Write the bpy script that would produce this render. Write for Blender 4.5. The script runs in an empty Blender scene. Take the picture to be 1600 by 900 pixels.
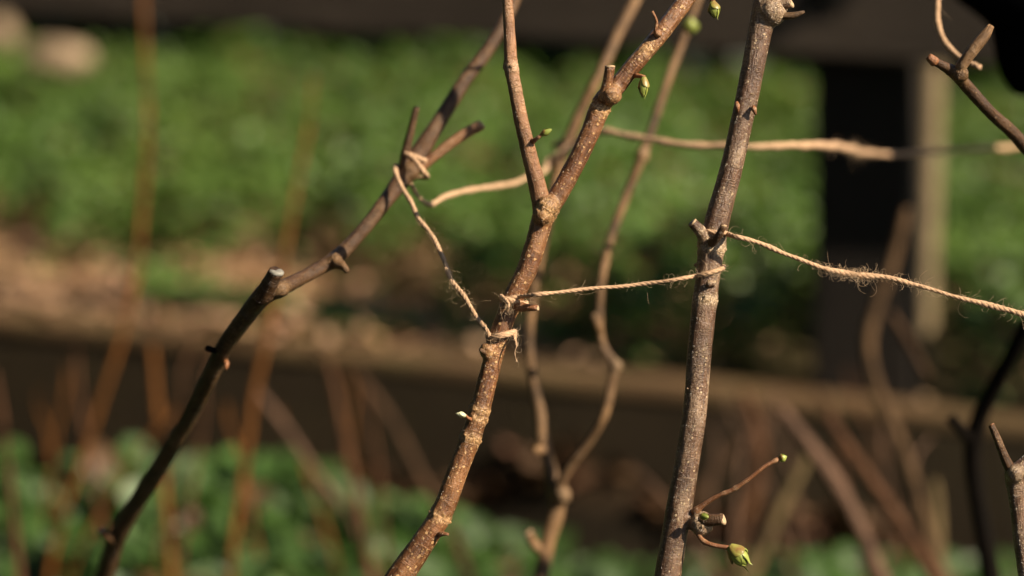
import bpy, math, random
import numpy as np
from mathutils import Vector, Matrix, noise, kdtree

random.seed(7)
rng = np.random.default_rng(7)
S = bpy.context.scene
COL = S.collection
R = math.radians

# ------------------------------------------------------------------ camera
LENS, PITCH, CAMH, FOCUS = 85.0, 14.0, 0.75, 0.92
cam_d = bpy.data.cameras.new("camera")
cam_d.lens = LENS
cam_d.sensor_width = 36.0
cam_d.clip_start = 0.02
cam_d.clip_end = 2000
cam_d.dof.use_dof = True
cam_d.dof.focus_distance = FOCUS
cam_d.dof.aperture_fstop = 4.1
cam = bpy.data.objects.new("camera", cam_d)
cam.location = (0, 0, CAMH)
cam.rotation_euler = (R(90 - PITCH), 0, 0)
COL.objects.link(cam)
S.camera = cam

# ------------------------------------------------------------------ light
SUN_AZ = 63.5     # degrees to the right of the direction that leads back to the viewer
SUN_EL = 38.0
sdir = Vector((math.sin(R(SUN_AZ)) * math.cos(R(SUN_EL)), -math.cos(R(SUN_AZ)) * math.cos(R(SUN_EL)), math.sin(R(SUN_EL))))
sun_d = bpy.data.lights.new("sun", 'SUN')
sun_d.energy = 5.0
sun_d.angle = R(0.5)
sun_d.color = (1.0, 0.85, 0.66)
sun = bpy.data.objects.new("sun", sun_d)
sun.rotation_euler = sdir.to_track_quat('Z', 'Y').to_euler()
sun.location = (2, -1, 3)
COL.objects.link(sun)
W = bpy.data.worlds.new("World")
S.world = W
W.use_nodes = True
nt = W.node_tree
sky = nt.nodes.new('ShaderNodeTexSky')
sky.sky_type = 'NISHITA'
sky.sun_disc = False
sky.sun_elevation = R(SUN_EL)
sky.sun_rotation = R(180 - SUN_AZ)
bg = nt.nodes['Background']
bg.inputs['Strength'].default_value = 0.05
nt.links.new(sky.outputs['Color'], bg.inputs['Color'])
S.view_settings.view_transform = 'Standard'
S.view_settings.look = 'None'
S.view_settings.gamma = 1.0
S.view_settings.use_curve_mapping = False
S.view_settings.exposure = 0.98

# ------------------------------------------------------------------ helpers
F = LENS / 36.0 * 1600.0
C0 = Vector((0, 0, CAMH))
FWD = Vector((0, math.cos(R(PITCH)), -math.sin(R(PITCH))))
UP = Vector((0, math.sin(R(PITCH)), math.cos(R(PITCH))))
RT = Vector((1, 0, 0))


def P(x, y, d):
    """point of the place seen at photo pixel (x, y) at distance d along the view axis"""
    return C0 + FWD * d + RT * ((x - 800) / F * d) + UP * ((450 - y) / F * d)


def tag(o, label=None, cat=None, group=None, kind=None):
    if label: o['label'] = label
    if cat: o['category'] = cat
    if group: o['group'] = group
    if kind: o['kind'] = kind
    return o


def empty(name, loc):
    o = bpy.data.objects.new(name, None)
    o.empty_display_size = 0.02
    o.location = loc
    COL.objects.link(o)
    return o


def new_mesh(name, V, Fc, smooth=True):
    me = bpy.data.meshes.new(name)
    V = np.asarray(V, dtype=np.float32)
    if isinstance(Fc, np.ndarray):
        n, k = Fc.shape
        me.vertices.add(len(V))
        me.vertices.foreach_set('co', V.ravel())
        me.loops.add(n * k)
        me.loops.foreach_set('vertex_index', Fc.astype(np.int32).ravel())
        me.polygons.add(n)
        me.polygons.foreach_set('loop_start', np.arange(0, n * k, k, dtype=np.int32))
        me.polygons.foreach_set('loop_total', np.full(n, k, dtype=np.int32))
        me.update(calc_edges=True)
    else:
        me.from_pydata([tuple(map(float, v)) for v in V], [], Fc)
        me.update()
    me.polygons.foreach_set('use_smooth', np.full(len(me.polygons), smooth, dtype=bool))
    return me


def link(name, me, mat, parent=None, loc=None):
    """link mesh as one object; mesh coordinates are local to the root thing's base"""
    o = bpy.data.objects.new(name, me)
    if mat is not None and not me.materials:
        me.materials.append(mat)
    COL.objects.link(o)
    if parent is not None:
        o.parent = parent
    if loc is not None:
        o.location = loc
    return o


def root_loc(o):
    while o.parent is not None:
        o = o.parent
    return o.location.copy()


def spline(pts, step):
    """Catmull-Rom through (Vector, radius) samples at about `step` metres"""
    P_ = [np.array((*p, r)) for p, r in pts]
    P_ = [2 * P_[0] - P_[1]] + P_ + [2 * P_[-1] - P_[-2]]
    out = []
    for i in range(1, len(P_) - 2):
        a, b, c, d = P_[i - 1:i + 3]
        # centripetal parametrisation
        t1 = max(np.linalg.norm((b - a)[:3]) ** 0.5, 1e-5)
        t2 = t1 + max(np.linalg.norm((c - b)[:3]) ** 0.5, 1e-5)
        t3 = t2 + max(np.linalg.norm((d - c)[:3]) ** 0.5, 1e-5)
        n = max(2, int(np.linalg.norm((c - b)[:3]) / step))
        for k in range(n):
            t = t1 + (t2 - t1) * k / n
            A1 = (t1 - t) / t1 * a + t / t1 * b
            A2 = (t2 - t) / (t2 - t1) * b + (t - t1) / (t2 - t1) * c
            A3 = (t3 - t) / (t3 - t2) * c + (t - t2) / (t3 - t2) * d
            B1 = (t2 - t) / t2 * A1 + t / t2 * A2
            B2 = (t3 - t) / (t3 - t1) * A2 + (t - t1) / (t3 - t1) * A3
            out.append((t2 - t) / (t2 - t1) * B1 + (t - t1) / (t2 - t1) * B2)
    out.append(P_[-2])
    A = np.array(out)
    A[:, 3] = np.maximum(A[:, 3], 1e-5)
    return A


def frames(A):
    n = len(A)
    T = np.gradient(A[:, :3], axis=0)
    T /= np.linalg.norm(T, axis=1)[:, None] + 1e-12
    N = np.zeros_like(T)
    a = np.array((1.0, 0, 0)) if abs(T[0][0]) < 0.9 else np.array((0, 1.0, 0))
    N[0] = a - T[0] * (a @ T[0])
    N[0] /= np.linalg.norm(N[0])
    for i in range(1, n):
        v = N[i - 1] - T[i] * (N[i - 1] @ T[i])
        N[i] = v / (np.linalg.norm(v) + 1e-12)
    B = np.cross(T, N)
    s = np.concatenate(([0], np.cumsum(np.linalg.norm(np.diff(A[:, :3], axis=0), axis=1))))
    return T, N, B, s


def tube(A, seg, base=(0, 0, 0), cap=True):
    """verts, faces (list), bark coords of a swept tube"""
    T, N, B, s = frames(A)
    th = np.arange(seg) / seg * 2 * np.pi
    ring = np.cos(th)[None, :, None] * N[:, None, :] + np.sin(th)[None, :, None] * B[:, None, :]
    V = A[:, None, :3] + ring * A[:, None, 3:4]
    n = len(A)
    bark = np.zeros((n, seg, 3))
    bark[..., 0] = np.cos(th)[None] * A[:, 3:4]
    bark[..., 1] = np.sin(th)[None] * A[:, 3:4]
    bark[..., 2] = s[:, None]
    i = np.arange(n - 1)[:, None] * seg
    j = np.arange(seg)[None]
    j2 = (j + 1) % seg
    Fq = np.stack([i + j, i + j2, i + seg + j2, i + seg + j], -1).reshape(-1, 4)
    V = V.reshape(-1, 3) - np.array(base)
    fl = [tuple(int(q) for q in f) for f in Fq]
    if cap:
        fl.append(tuple(range(seg - 1, -1, -1)))
        fl.append(tuple((n - 1) * seg + k for k in range(seg)))
    return V, fl, bark.reshape(-1, 3)


def set_attr(me, name, data, typ='FLOAT_VECTOR'):
    a = me.attributes.new(name, typ, 'POINT')
    data = np.asarray(data, dtype=np.float32)
    if typ == 'FLOAT_VECTOR':
        a.data.foreach_set('vector', data.ravel())
    elif typ == 'FLOAT':
        a.data.foreach_set('value', data.ravel())
    else:
        a.data.foreach_set('color', data.ravel())


# ------------------------------------------------------------------ materials
class NB:
    def __init__(s, name):
        s.m = bpy.data.materials.new(name)
        s.m.use_nodes = True
        s.t = s.m.node_tree
        s.bsdf = s.t.nodes['Principled BSDF']
        s.out = s.t.nodes['Material Output']

    def n(s, typ, **kw):
        nd = s.t.nodes.new(typ)
        for k, v in kw.items():
            setattr(nd, k, v)
        return nd

    def l(s, a, b):
        s.t.links.new(a, b)

    def attr(s, name):
        nd = s.n('ShaderNodeAttribute')
        nd.attribute_name = name
        return nd

    def mapping(s, vec, scale, loc=(0, 0, 0)):
        nd = s.n('ShaderNodeMapping')
        nd.inputs['Scale'].default_value = scale
        nd.inputs['Location'].default_value = loc
        s.l(vec, nd.inputs['Vector'])
        return nd.outputs[0]

    def noise(s, vec, scale, detail=4, rough=0.6):
        nd = s.n('ShaderNodeTexNoise')
        nd.inputs['Scale'].default_value = scale
        nd.inputs['Detail'].default_value = detail
        nd.inputs['Roughness'].default_value = rough
        s.l(vec, nd.inputs['Vector'])
        return nd.outputs['Fac']

    def ramp(s, fac, stops):
        nd = s.n('ShaderNodeValToRGB')
        e = nd.color_ramp.elements
        while len(e) < len(stops):
            e.new(0.5)
        for k, (p, c) in enumerate(stops):
            e[k].position = p
            e[k].color = (c, c, c, 1) if isinstance(c, (int, float)) else (*c, 1)
        s.l(fac, nd.inputs[0])
        return nd.outputs[0]

    def mix(s, fac, a, b, mode='MIX'):
        nd = s.n('ShaderNodeMix', data_type='RGBA', blend_type=mode)
        for sock, v in ((nd.inputs[0], fac), (nd.inputs[6], a), (nd.inputs[7], b)):
            if isinstance(v, (int, float)):
                sock.default_value = v
            elif isinstance(v, tuple):
                sock.default_value = (*v, 1)
            else:
                s.l(v, sock)
        return nd.outputs[2]

    def math(s, op, a, b):
        nd = s.n('ShaderNodeMath', operation=op)
        for sock, v in zip(nd.inputs, (a, b)):
            if isinstance(v, (int, float)):
                sock.default_value = v
            else:
                s.l(v, sock)
        return nd.outputs[0]

    def bump(s, h, strength, dist):
        nd = s.n('ShaderNodeBump')
        nd.inputs['Strength'].default_value = strength
        nd.inputs['Distance'].default_value = dist
        s.l(h, nd.inputs['Height'])
        s.l(nd.outputs[0], s.bsdf.inputs['Normal'])

    def set(s, **kw):
        for k, v in kw.items():
            i = s.bsdf.inputs[k.replace('_', ' ')]
            if isinstance(v, tuple):
                i.default_value = (*v, 1)
            elif isinstance(v, (int, float)):
                i.default_value = v
            else:
                s.l(v, i)


def bark_mat(name, dark, base, pale, fleck, fleck_amt=0.5, silver=0.4, rough=0.42, spec=0.4, cell=760, band_dark=.72):
    b = NB(name)
    at = b.attr('bark')
    v = at.outputs['Vector']
    streak = b.noise(b.mapping(v, (1, 1, 0.16)), 900, 5, 0.65)
    blotch = b.noise(b.mapping(v, (1, 1, 0.5), (3, 1, 2)), 170, 4, 0.6)
    fine = b.noise(b.mapping(v, (1, 1, 0.75), (7, 1, 9)), 1500, 4, 0.7)
    vo = b.n('ShaderNodeTexVoronoi')
    vo.inputs['Scale'].default_value = cell
    b.l(b.mapping(v, (1, 1, 1.0)), vo.inputs['Vector'])
    rnd = b.n('ShaderNodeSeparateColor')
    b.l(vo.outputs['Color'], rnd.inputs[0])
    # spot radius differs per cell, some cells have none
    rad = b.math('MULTIPLY', b.math('SUBTRACT', rnd.outputs[0], 0.42), fleck_amt)
    dist = b.math('ADD', vo.outputs['Distance'], b.math('MULTIPLY', b.math('SUBTRACT', fine, 0.5), 0.9))
    spot = b.ramp(b.math('SUBTRACT', rad, dist), [(0.0, 0.0), (0.12, 1.0)])
    silv = b.ramp(b.math('ADD', b.math('MULTIPLY', blotch, 0.55), b.math('MULTIPLY', fine, 0.45)), [(0.475, 0.0), (0.555, 1.0)])
    col = b.mix(b.ramp(streak, [(0.32, 0.0), (0.66, 1.0)]), dark, base)
    zone = b.ramp(b.noise(b.mapping(v, (.6, .6, 1), (5, 2, 1)), 55, 3, .6), [(.40, .12), (.58, 1.0)])
    lines = b.ramp(b.noise(b.mapping(v, (.12, .12, 1), (1, 4, 6)), 1300, 3, .6), [(.56, 0.0), (.66, 1.0)])
    col = b.mix(b.math('MULTIPLY', b.math('MULTIPLY', silv, silver), zone), col, pale)
    col = b.mix(b.math('MULTIPLY', lines, .22), col, pale)
    col = b.mix(b.math('MULTIPLY', spot, b.ramp(zone, [(0.2, .35), (.7, .95)])), col, fleck)
    band = b.ramp(b.noise(b.mapping(v, (.25, .25, 1), (0, 0, 11)), 42, 3, .55), [(.36, band_dark), (.58, 1.08)])  # darker bands along the stem imitate patches of shadow
    col = b.mix(1.0, col, band, 'MULTIPLY')
    pa = b.attr('pale')
    pm = b.math('MULTIPLY', pa.outputs['Fac'], b.ramp(fine, [(0.40, 0.15), (0.60, 1.0)]))
    col = b.mix(pm, col, fleck)
    b.set(Base_Color=col, Roughness=rough, Specular_IOR_Level=spec)
    h = b.math('ADD', b.math('ADD', b.math('MULTIPLY', streak, 0.6), b.math('MULTIPLY', lines, .25)), b.math('ADD', b.math('MULTIPLY', spot, 0.5), b.math('MULTIPLY', fine, 0.4)))
    b.bump(h, 0.9, 0.0011)
    return b.m


M = {}
M['grey_bark'] = bark_mat('grey_bark', (.036, .016, .008), (.155, .080, .042), (.46, .325, .205), (.58, .43, .26), 0.78, 0.52, rough=.28, spec=.6)
M['red_bark'] = bark_mat('red_bark', (.040, .014, .005), (.225, .090, .031), (.47, .24, .10), (.62, .38, .17), 1.0, 0.42, rough=.28, spec=.6)
M['smooth_bark'] = bark_mat('smooth_bark', (.15, .064, .027), (.35, .175, .082), (.50, .31, .165), (.50, .35, .21), 0.6, 0.42, rough=.36, spec=.5)
M['dim_bark'] = bark_mat('dim_bark', (.028, .015, .008), (.090, .043, .017), (.20, .112, .05), (.27, .165, .075), 0.6, 0.45, spec=.3)
M['twig_bark'] = bark_mat('twig_bark', (.15, .055, .02), (.30, .125, .05), (.40, .22, .11), (.44, .28, .15), 0.5, 0.3)
M['tan_bark'] = bark_mat('tan_bark', (.085, .042, .016), (.25, .138, .056), (.30, .18, .085), (.38, .25, .13), 0.3, 0.4, rough=.55, band_dark=.34)
M['brown_bark'] = bark_mat('brown_bark', (.035, .019, .010), (.085, .045, .022), (.13, .075, .038), (.17, .105, .056), 0.3, 0.4, rough=.7, spec=.15, band_dark=.5)
M['dull_tan'] = bark_mat('dull_tan', (.05, .028, .013), (.135, .078, .037), (.17, .105, .055), (.2, .13, .07), 0.3, 0.4, rough=.7, spec=.15, band_dark=.4)
M['black_bark'] = bark_mat('black_bark', (.003, .0025, .002), (.008, .006, .004), (.012, .008, .006), (.015, .011, .008), 0.3, 0.3, rough=.8, spec=.05)
M['orange_stalk'] = bark_mat('orange_stalk', (.09, .034, .007), (.20, .075, .015), (.22, .095, .025), (.24, .125, .045), 0.2, 0.3, rough=.7, spec=.15, band_dark=.4)
M['rust_stalk'] = bark_mat('rust_stalk', (.06, .026, .012), (.12, .054, .024), (.15, .08, .038), (.18, .11, .055), 0.2, 0.3, rough=.7, spec=.15, band_dark=.4)
M['pink_stalk'] = bark_mat('pink_stalk', (.10, .055, .035), (.185, .108, .068), (.21, .13, .085), (.24, .155, .10), 0.2, 0.3, rough=.7, spec=.15, band_dark=.4)
M['straw_stalk'] = bark_mat('straw_stalk', (.10, .07, .032), (.19, .135, .06), (.22, .16, .08), (.24, .18, .09), 0.2, 0.3, rough=.7, spec=.15, band_dark=.4)


def simple_mat(name, c1, c2, scale=200, rough=.6, spec=.3, stretch=(1, 1, 1), bump=0.4, dist=0.0005):
    b = NB(name)
    tc = b.n('ShaderNodeTexCoord')
    f = b.noise(b.mapping(tc.outputs['Object'], stretch), scale, 5, .6)
    b.set(Base_Color=b.ramp(f, [(.3, c1), (.7, c2)]), Roughness=rough, Specular_IOR_Level=spec)
    b.bump(f, bump, dist)
    return b.m


M['stake_wood'] = bark_mat('stake_wood', (.17, .125, .07), (.29, .22, .125), (.33, .26, .16), (.36, .28, .17), 0.2, 0.3, rough=.7, spec=.15, band_dark=.8)  # paler wood colour carries the sunlight on the post side
M['cut_wood'] = simple_mat('cut_wood', (.30, .19, .10), (.50, .37, .22), 900, .7)
M['pale_cut'] = simple_mat('pale_cut', (.13, .12, .10), (.26, .245, .20), 700, .55)
M['bud_scale'] = simple_mat('bud_scale', (.20, .10, .03), (.26, .26, .05), 300, .45, .5)
M['bud_green'] = simple_mat('bud_green', (.17, .21, .035), (.30, .33, .07), 260, .4, .5)
M['bud_tip'] = simple_mat('bud_tip', (.42, .44, .24), (.58, .55, .36), 300, .5, .4)
M['stone'] = simple_mat('stone', (.13, .10, .055), (.34, .245, .16), 40, .8, .2, dist=.004)
M['iron'] = simple_mat('iron', (.004, .004, .003), (.009, .008, .007), 120, .7, .2)
M['black_cloth'] = simple_mat('black_cloth', (.0022, .0022, .0024), (.004, .004, .004), 300, 1.0, 0.0)


def leaf_mat(name, trans=.35, rough=.45, spec=.35):
    b = NB(name)
    a = b.attr('tint')
    tc = b.n('ShaderNodeTexCoord')
    f = b.noise(tc.outputs['Object'], 220, 3)
    col = b.mix(1.0, a.outputs['Color'], b.ramp(f, [(.25, .72), (.75, 1.2)]), 'MULTIPLY')
    b.set(Base_Color=col, Roughness=rough, Specular_IOR_Level=spec)
    tr = b.n('ShaderNodeBsdfTranslucent')
    b.l(b.mix(1.0, col, (1.15, 1.25, .55), 'MULTIPLY'), tr.inputs[0])
    mx = b.n('ShaderNodeMixShader')
    mx.inputs[0].default_value = trans
    b.l(b.bsdf.outputs[0], mx.inputs[1])
    b.l(tr.outputs[0], mx.inputs[2])
    b.l(mx.outputs[0], b.out.inputs[0])
    return b.m


M['leaf'] = leaf_mat('leaf')
M['dry_leaf'] = leaf_mat('dry_leaf', .15, .7, .2)


def wood_mat(name, c1, c2, lichen=None):
    b = NB(name)
    tc = b.n('ShaderNodeTexCoord')
    o = tc.outputs['Object']
    g = b.noise(b.mapping(o, (3, 60, 60)), 3.0, 6, .65)
    f = b.noise(b.mapping(o, (6, 200, 200)), 5.0, 5, .7)
    blot = b.noise(o, 14, 4)
    col = b.mix(b.ramp(b.math('ADD', b.math('MULTIPLY', g, .6), b.math('MULTIPLY', f, .4)), [(.36, 0.0), (.64, 1.0)]), c1, c2)
    col = b.mix(b.math('MULTIPLY', b.ramp(blot, [(.45, 0.0), (.7, 1.0)]), .45), col, lichen or c2)
    b.set(Base_Color=col, Roughness=.8, Specular_IOR_Level=.2)
    b.bump(b.math('ADD', g, f), .6, .002)
    return b.m


M['rail_wood'] = wood_mat('rail_wood', (.030, .022, .016), (.062, .047, .034))
M['post_wood'] = wood_mat('post_wood', (.009, .007, .005), (.020, .015, .011))
M['board_wood'] = wood_mat('board_wood', (.019, .013, .006), (.042, .028, .013), (.038, .029, .011))
M['cap_wood'] = wood_mat('cap_wood', (.055, .033, .016), (.165, .10, .047), (.10, .085, .03))  # sunlight on the board top put into a paler wood colour


def ground_mat():
    b = NB('soil')
    a = b.attr('tint')
    tc = b.n('ShaderNodeTexCoord')
    f = b.noise(tc.outputs['Object'], 40, 6, .65)
    f2 = b.noise(tc.outputs['Object'], 180, 4, .65)
    k = b.ramp(b.math('ADD', b.math('MULTIPLY', f, .5), b.math('MULTIPLY', f2, .5)), [(.3, .55), (.7, 1.4)])
    b.set(Base_Color=b.mix(1.0, a.outputs['Color'], k, 'MULTIPLY'), Roughness=.95, Specular_IOR_Level=.1)
    b.bump(b.math('ADD', f, f2), .8, .006)
    return b.m


M['soil'] = ground_mat()


def twine_mat():
    b = NB('jute')
    at = b.attr('bark')
    f = b.noise(b.mapping(at.outputs['Vector'], (1, 1, .12)), 4000, 4, .7)
    g = b.noise(b.mapping(at.outputs['Vector'], (.3, .3, 1)), 60, 3)
    col = b.ramp(f, [(.28, (.22, .13, .072)), (.55, (.53, .345, .205)), (.8, (.70, .50, .33))])
    col = b.mix(b.math('MULTIPLY', b.ramp(g, [(.5, 0.0), (.75, 1.0)]), .5), col, (.36, .21, .11))
    b.set(Base_Color=col, Roughness=.85, Specular_IOR_Level=.2)
    b.bump(f, .8, .0003)
    return b.m


M['jute'] = twine_mat()
M['fibre'] = simple_mat('fibre', (.42, .27, .14), (.66, .50, .33), 400, .6, .3)

# ------------------------------------------------------------------ setting: ground, fence, cover
FY, PSI = 2.06, R(17.0)                     # fence stands here, its right end nearer the viewer
FU = Vector((math.cos(PSI), -math.sin(PSI), 0))
FV = Vector((math.sin(PSI), math.cos(PSI), 0))    # behind the fence
FO = Vector((0, FY, 0))
ZT = 0.152                                   # level of the earth behind the lower board


def zt(u):
    """level of the earth behind the board; it falls with the board to the right"""
    return .162 - .021 * (np.clip(u, -1.3, 1.3) + .2)


def uv_xy(u, v):
    return FO + FU * u + FV * v


def sm(a, b, x):
    t = np.clip((x - a) / (b - a), 0, 1)
    return t * t * (3 - 2 * t)


us = np.concatenate([-np.geomspace(400, 2.2, 14), np.arange(-2.0, 2.01, 0.02), np.geomspace(2.2, 400, 14)])
vs = np.concatenate([-np.geomspace(400, 2.2, 14), np.arange(-2.0, -0.2, 0.03), np.arange(-0.2, 0.06, 0.008), np.arange(0.06, 2.6, 0.03), np.geomspace(2.7, 600, 16)])
UU, VV = np.meshgrid(us, vs)
ZZ = np.where(VV > 0.018, zt(UU), 0.0)
near = (np.abs(UU) < 2.1) & (np.abs(VV) < 2.7)
nz = np.zeros_like(ZZ)
for idx in zip(*np.where(near)):
    u, v = UU[idx], VV[idx]
    nz[idx] = noise.noise((u * 9, v * 9, 0)) * .010 + noise.noise((u * 30, v * 30, 4)) * .005
heap = .105 * np.exp(-((VV + .03) / .032) ** 2) * (.75 + .25 * np.sin(UU * 23)) * sm(-.35, -.05, UU) * (1 - sm(.20, .5, UU))
ZZ = ZZ + nz * np.where((VV > -.01) & (VV < .03), 0, 1) + np.where(VV < 0.01, heap, 0)
XY = np.array(FO)[None, None, :] + UU[..., None] * np.array(FU) + VV[..., None] * np.array(FV)
V = XY.copy()
V[..., 2] = ZZ
ny, nx = UU.shape
i = np.arange(ny - 1)[:, None] * nx + np.arange(nx - 1)[None]
Fq = np.stack([i, i + 1, i + nx + 1, i + nx], -1).reshape(-1, 4)
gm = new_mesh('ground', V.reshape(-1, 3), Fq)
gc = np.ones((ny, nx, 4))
gc[..., :3] = (.016, .012, .007)  # soil colour taken near black to stand in for the shaded hollow
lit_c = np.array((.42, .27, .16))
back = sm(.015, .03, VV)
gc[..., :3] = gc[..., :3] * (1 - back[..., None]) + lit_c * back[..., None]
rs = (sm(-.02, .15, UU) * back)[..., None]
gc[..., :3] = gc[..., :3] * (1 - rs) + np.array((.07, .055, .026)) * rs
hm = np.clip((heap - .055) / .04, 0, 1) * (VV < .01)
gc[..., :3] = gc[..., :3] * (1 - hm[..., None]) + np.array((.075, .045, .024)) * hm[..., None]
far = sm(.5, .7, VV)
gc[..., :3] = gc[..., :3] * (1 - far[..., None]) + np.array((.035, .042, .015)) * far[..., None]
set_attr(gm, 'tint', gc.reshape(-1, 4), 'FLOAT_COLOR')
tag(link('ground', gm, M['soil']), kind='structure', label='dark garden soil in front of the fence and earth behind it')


def leaf_mesh(name, pos, size, nrm, yaw, tint, shape='round'):
    """many folded leaf-shaped faces; 8 verts each"""
    n = len(pos)
    if shape == 'round':
        tpl = np.array([(0, -.1, 0), (.34, .12, .05), (.42, .48, .09), (.24, .82, .05), (0, 1.0, -.10), (-.24, .82, .05), (-.42, .48, .09), (-.34, .12, .05), (0, .5, -.02)])
    elif shape == 'blade':
        tpl = np.array([(0, -.1, 0), (.13, .12, .02), (.17, .45, .06), (.10, .8, -.02), (0, 1.15, -.22), (-.10, .8, -.02), (-.17, .45, .06), (-.13, .12, .02), (0, .5, .03)])
    else:  # curled dry leaf
        tpl = np.array([(0, -.1, .1), (.26, .12, .18), (.36, .45, .22), (.2, .8, .12), (0, 1.0, .28), (-.2, .8, .14), (-.36, .45, .2), (-.26, .12, .16), (0, .5, .0)])
    m = len(tpl)
    nrm = nrm / np.linalg.norm(nrm, axis=1)[:, None]
    ref = np.stack([np.cos(yaw), np.sin(yaw), np.zeros(n)], 1)
    y = ref - nrm * (ref * nrm).sum(1)[:, None]
    y /= np.linalg.norm(y, axis=1)[:, None] + 1e-9
    x = np.cross(y, nrm)
    jit = 1 + rng.normal(0, .12, (n, m, 3))
    L = tpl[None] * jit * size[:, None, None]
    V = pos[:, None] + L[..., 0:1] * x[:, None] + (L[..., 1:2] - .4 * size[:, None, None]) * y[:, None] + L[..., 2:3] * nrm[:, None]
    f = np.array([(8, k, (k + 1) % 8) for k in range(8)])
    Fc = (np.arange(n)[:, None, None] * m + f[None]).reshape(-1, 3)
    me = new_mesh(name, V.reshape(-1, 3), Fc)
    c = np.ones((n, m, 4))
    c[..., :3] = tint[:, None, :]
    set_attr(me, 'tint', c.reshape(-1, 4), 'FLOAT_COLOR')
    return me


def nz2(u, v, s, o=0):
    return np.array([noise.noise((a * s, b * s, o)) for a, b in zip(u, v)])


# green cover behind the fence
def cover(n):
    u = rng.uniform(-1.5, 1.3, n)
    v = rng.uniform(.02, 1.6, n)
    edge = .205 - .20 * sm(-.16, .12, u) + .05 * np.sin(u * 17) + .04 * np.sin(u * 41 + 1)
    keep = v > edge + rng.normal(0, .012, n)
    # a few scattered tufts in the litter
    for (tu, tv, tr) in ((-.36, .10, .05), (-.29, .08, .05), (-.20, .06, .05), (-.14, .05, .04), (-.33, .04, .04), (-.42, .16, .03), (-.08, .10, .03), (-.24, .035, .05), (-.17, .02, .04), (.02, .10, .05), (.1, .05, .04)):
        keep |= ((u - tu) ** 2 / tr ** 2 + (v - tv) ** 2 / (tr * .8) ** 2 < 1) & (rng.random(n) < .95)
    keep &= ~((u > .285) & (u < .385) & (v < .17))      # cleared in front of the pale stake
    u, v, edge = u[keep], v[keep], edge[keep]
    n = len(u)
    a = nz2(u, v, 7.0, 1)
    b = nz2(u, v, 19.0, 5)
    h = (.075 + .05 * a + .030 * b) * np.maximum(sm(-.02, .06, v - edge + .02), .6 * sm(-.1, .1, u)) + .02
    h = np.where(v < edge, .025, h)
    t = 1 - rng.exponential(.22, n)
    t = np.clip(t, .05, 1.1)
    z = zt(u) + h * t
    p = np.array(FO)[None] + u[:, None] * np.array(FU) + v[:, None] * np.array(FV)
    p[:, 2] = z
    nr = rng.normal(0, .55, (n, 3))
    nr[:, 2] = 1.0
    nr[:, :2] += (np.array((.5, -.35)))[None] * rng.random((n, 1))
    c = nz2(u, v, 11.0, 9)
    base = np.array((.089, .160, .031)) * np.clip(1 + .40 * c + rng.normal(0, .22, n), .35, 1.9)[:, None]
    yel = np.clip(nz2(u, v, 5.0, 12) * 1.6 + .15, 0, 1)[:, None]
    base = base * (1 - yel * .5) + base * np.array((1.35, 1.10, .85)) * yel * .5
    br = ((nz2(u, v, 8.0, 22) > .42) & (rng.random(n) < .45)) | (rng.random(n) < .03)
    base[br] = np.array((.15, .075, .032)) * rng.uniform(.6, 1.2, (br.sum(), 1))
    return leaf_mesh('ground_cover', p, rng.uniform(.007, .0145, n), nr, rng.uniform(0, 6.28, n), base)


tag(link('ground_cover', cover(125000), M['leaf']), 'low green small-leaved ground cover spreading behind the fence', 'ground cover', kind='stuff')


# dry litter
def litter(n, name, urange, vrange, zf, size, pal, keepf=None):
    u = rng.uniform(*urange, n)
    v = rng.uniform(*vrange, n)
    if keepf is not None:
        k = keepf(u, v)
        u, v = u[k], v[k]
        n = len(u)
    p = np.array(FO)[None] + u[:, None] * np.array(FU) + v[:, None] * np.array(FV)
    p[:, 2] = zf(u, v) + rng.uniform(.002, .014, n)
    nr = rng.normal(0, .28, (n, 3))
    nr[:, 2] = 1
    t = np.array(pal)[rng.integers(0, len(pal), n)] * rng.uniform(.6, 1.15, (n, 1))
    return leaf_mesh(name, p, rng.uniform(*size, n), nr, rng.uniform(0, 6.28, n), t, 'dry')


tag(link('leaf_litter', litter(11000, 'leaf_litter', (-1.3, 1.2), (-.036, .50), lambda u, v: np.where(v < .012, zt(u) + .015, zt(u) + .004), (.009, .021),
    [(.52, .33, .20), (.48, .27, .17), (.56, .37, .225), (.40, .235, .135), (.48, .32, .17)],
    lambda u, v: rng.random(len(u)) < (1 - .93 * sm(-.05, .15, u)) * np.where(v < .012, .6 * (u < -.12), 1)), M['dry_leaf']),
    'tan and pinkish brown dead leaves on the earth behind the lower board', 'leaf litter', kind='stuff')


def heap_z(u, v):
    return .105 * np.exp(-((v + .03) / .032) ** 2) * (.75 + .25 * np.sin(u * 23)) * sm(-.35, -.05, u) * (1 - sm(.20, .5, u))


tag(link('dead_leaves', litter(520, 'dead_leaves', (-.25, .46), (-.052, -.012), heap_z, (.016, .034),
    [(.12, .066, .032), (.16, .092, .05), (.085, .043, .022), (.14, .068, .04)]), M['dry_leaf']),
    'brown dead leaves heaped against the front of the lower board', 'leaf litter', kind='stuff')


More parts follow.
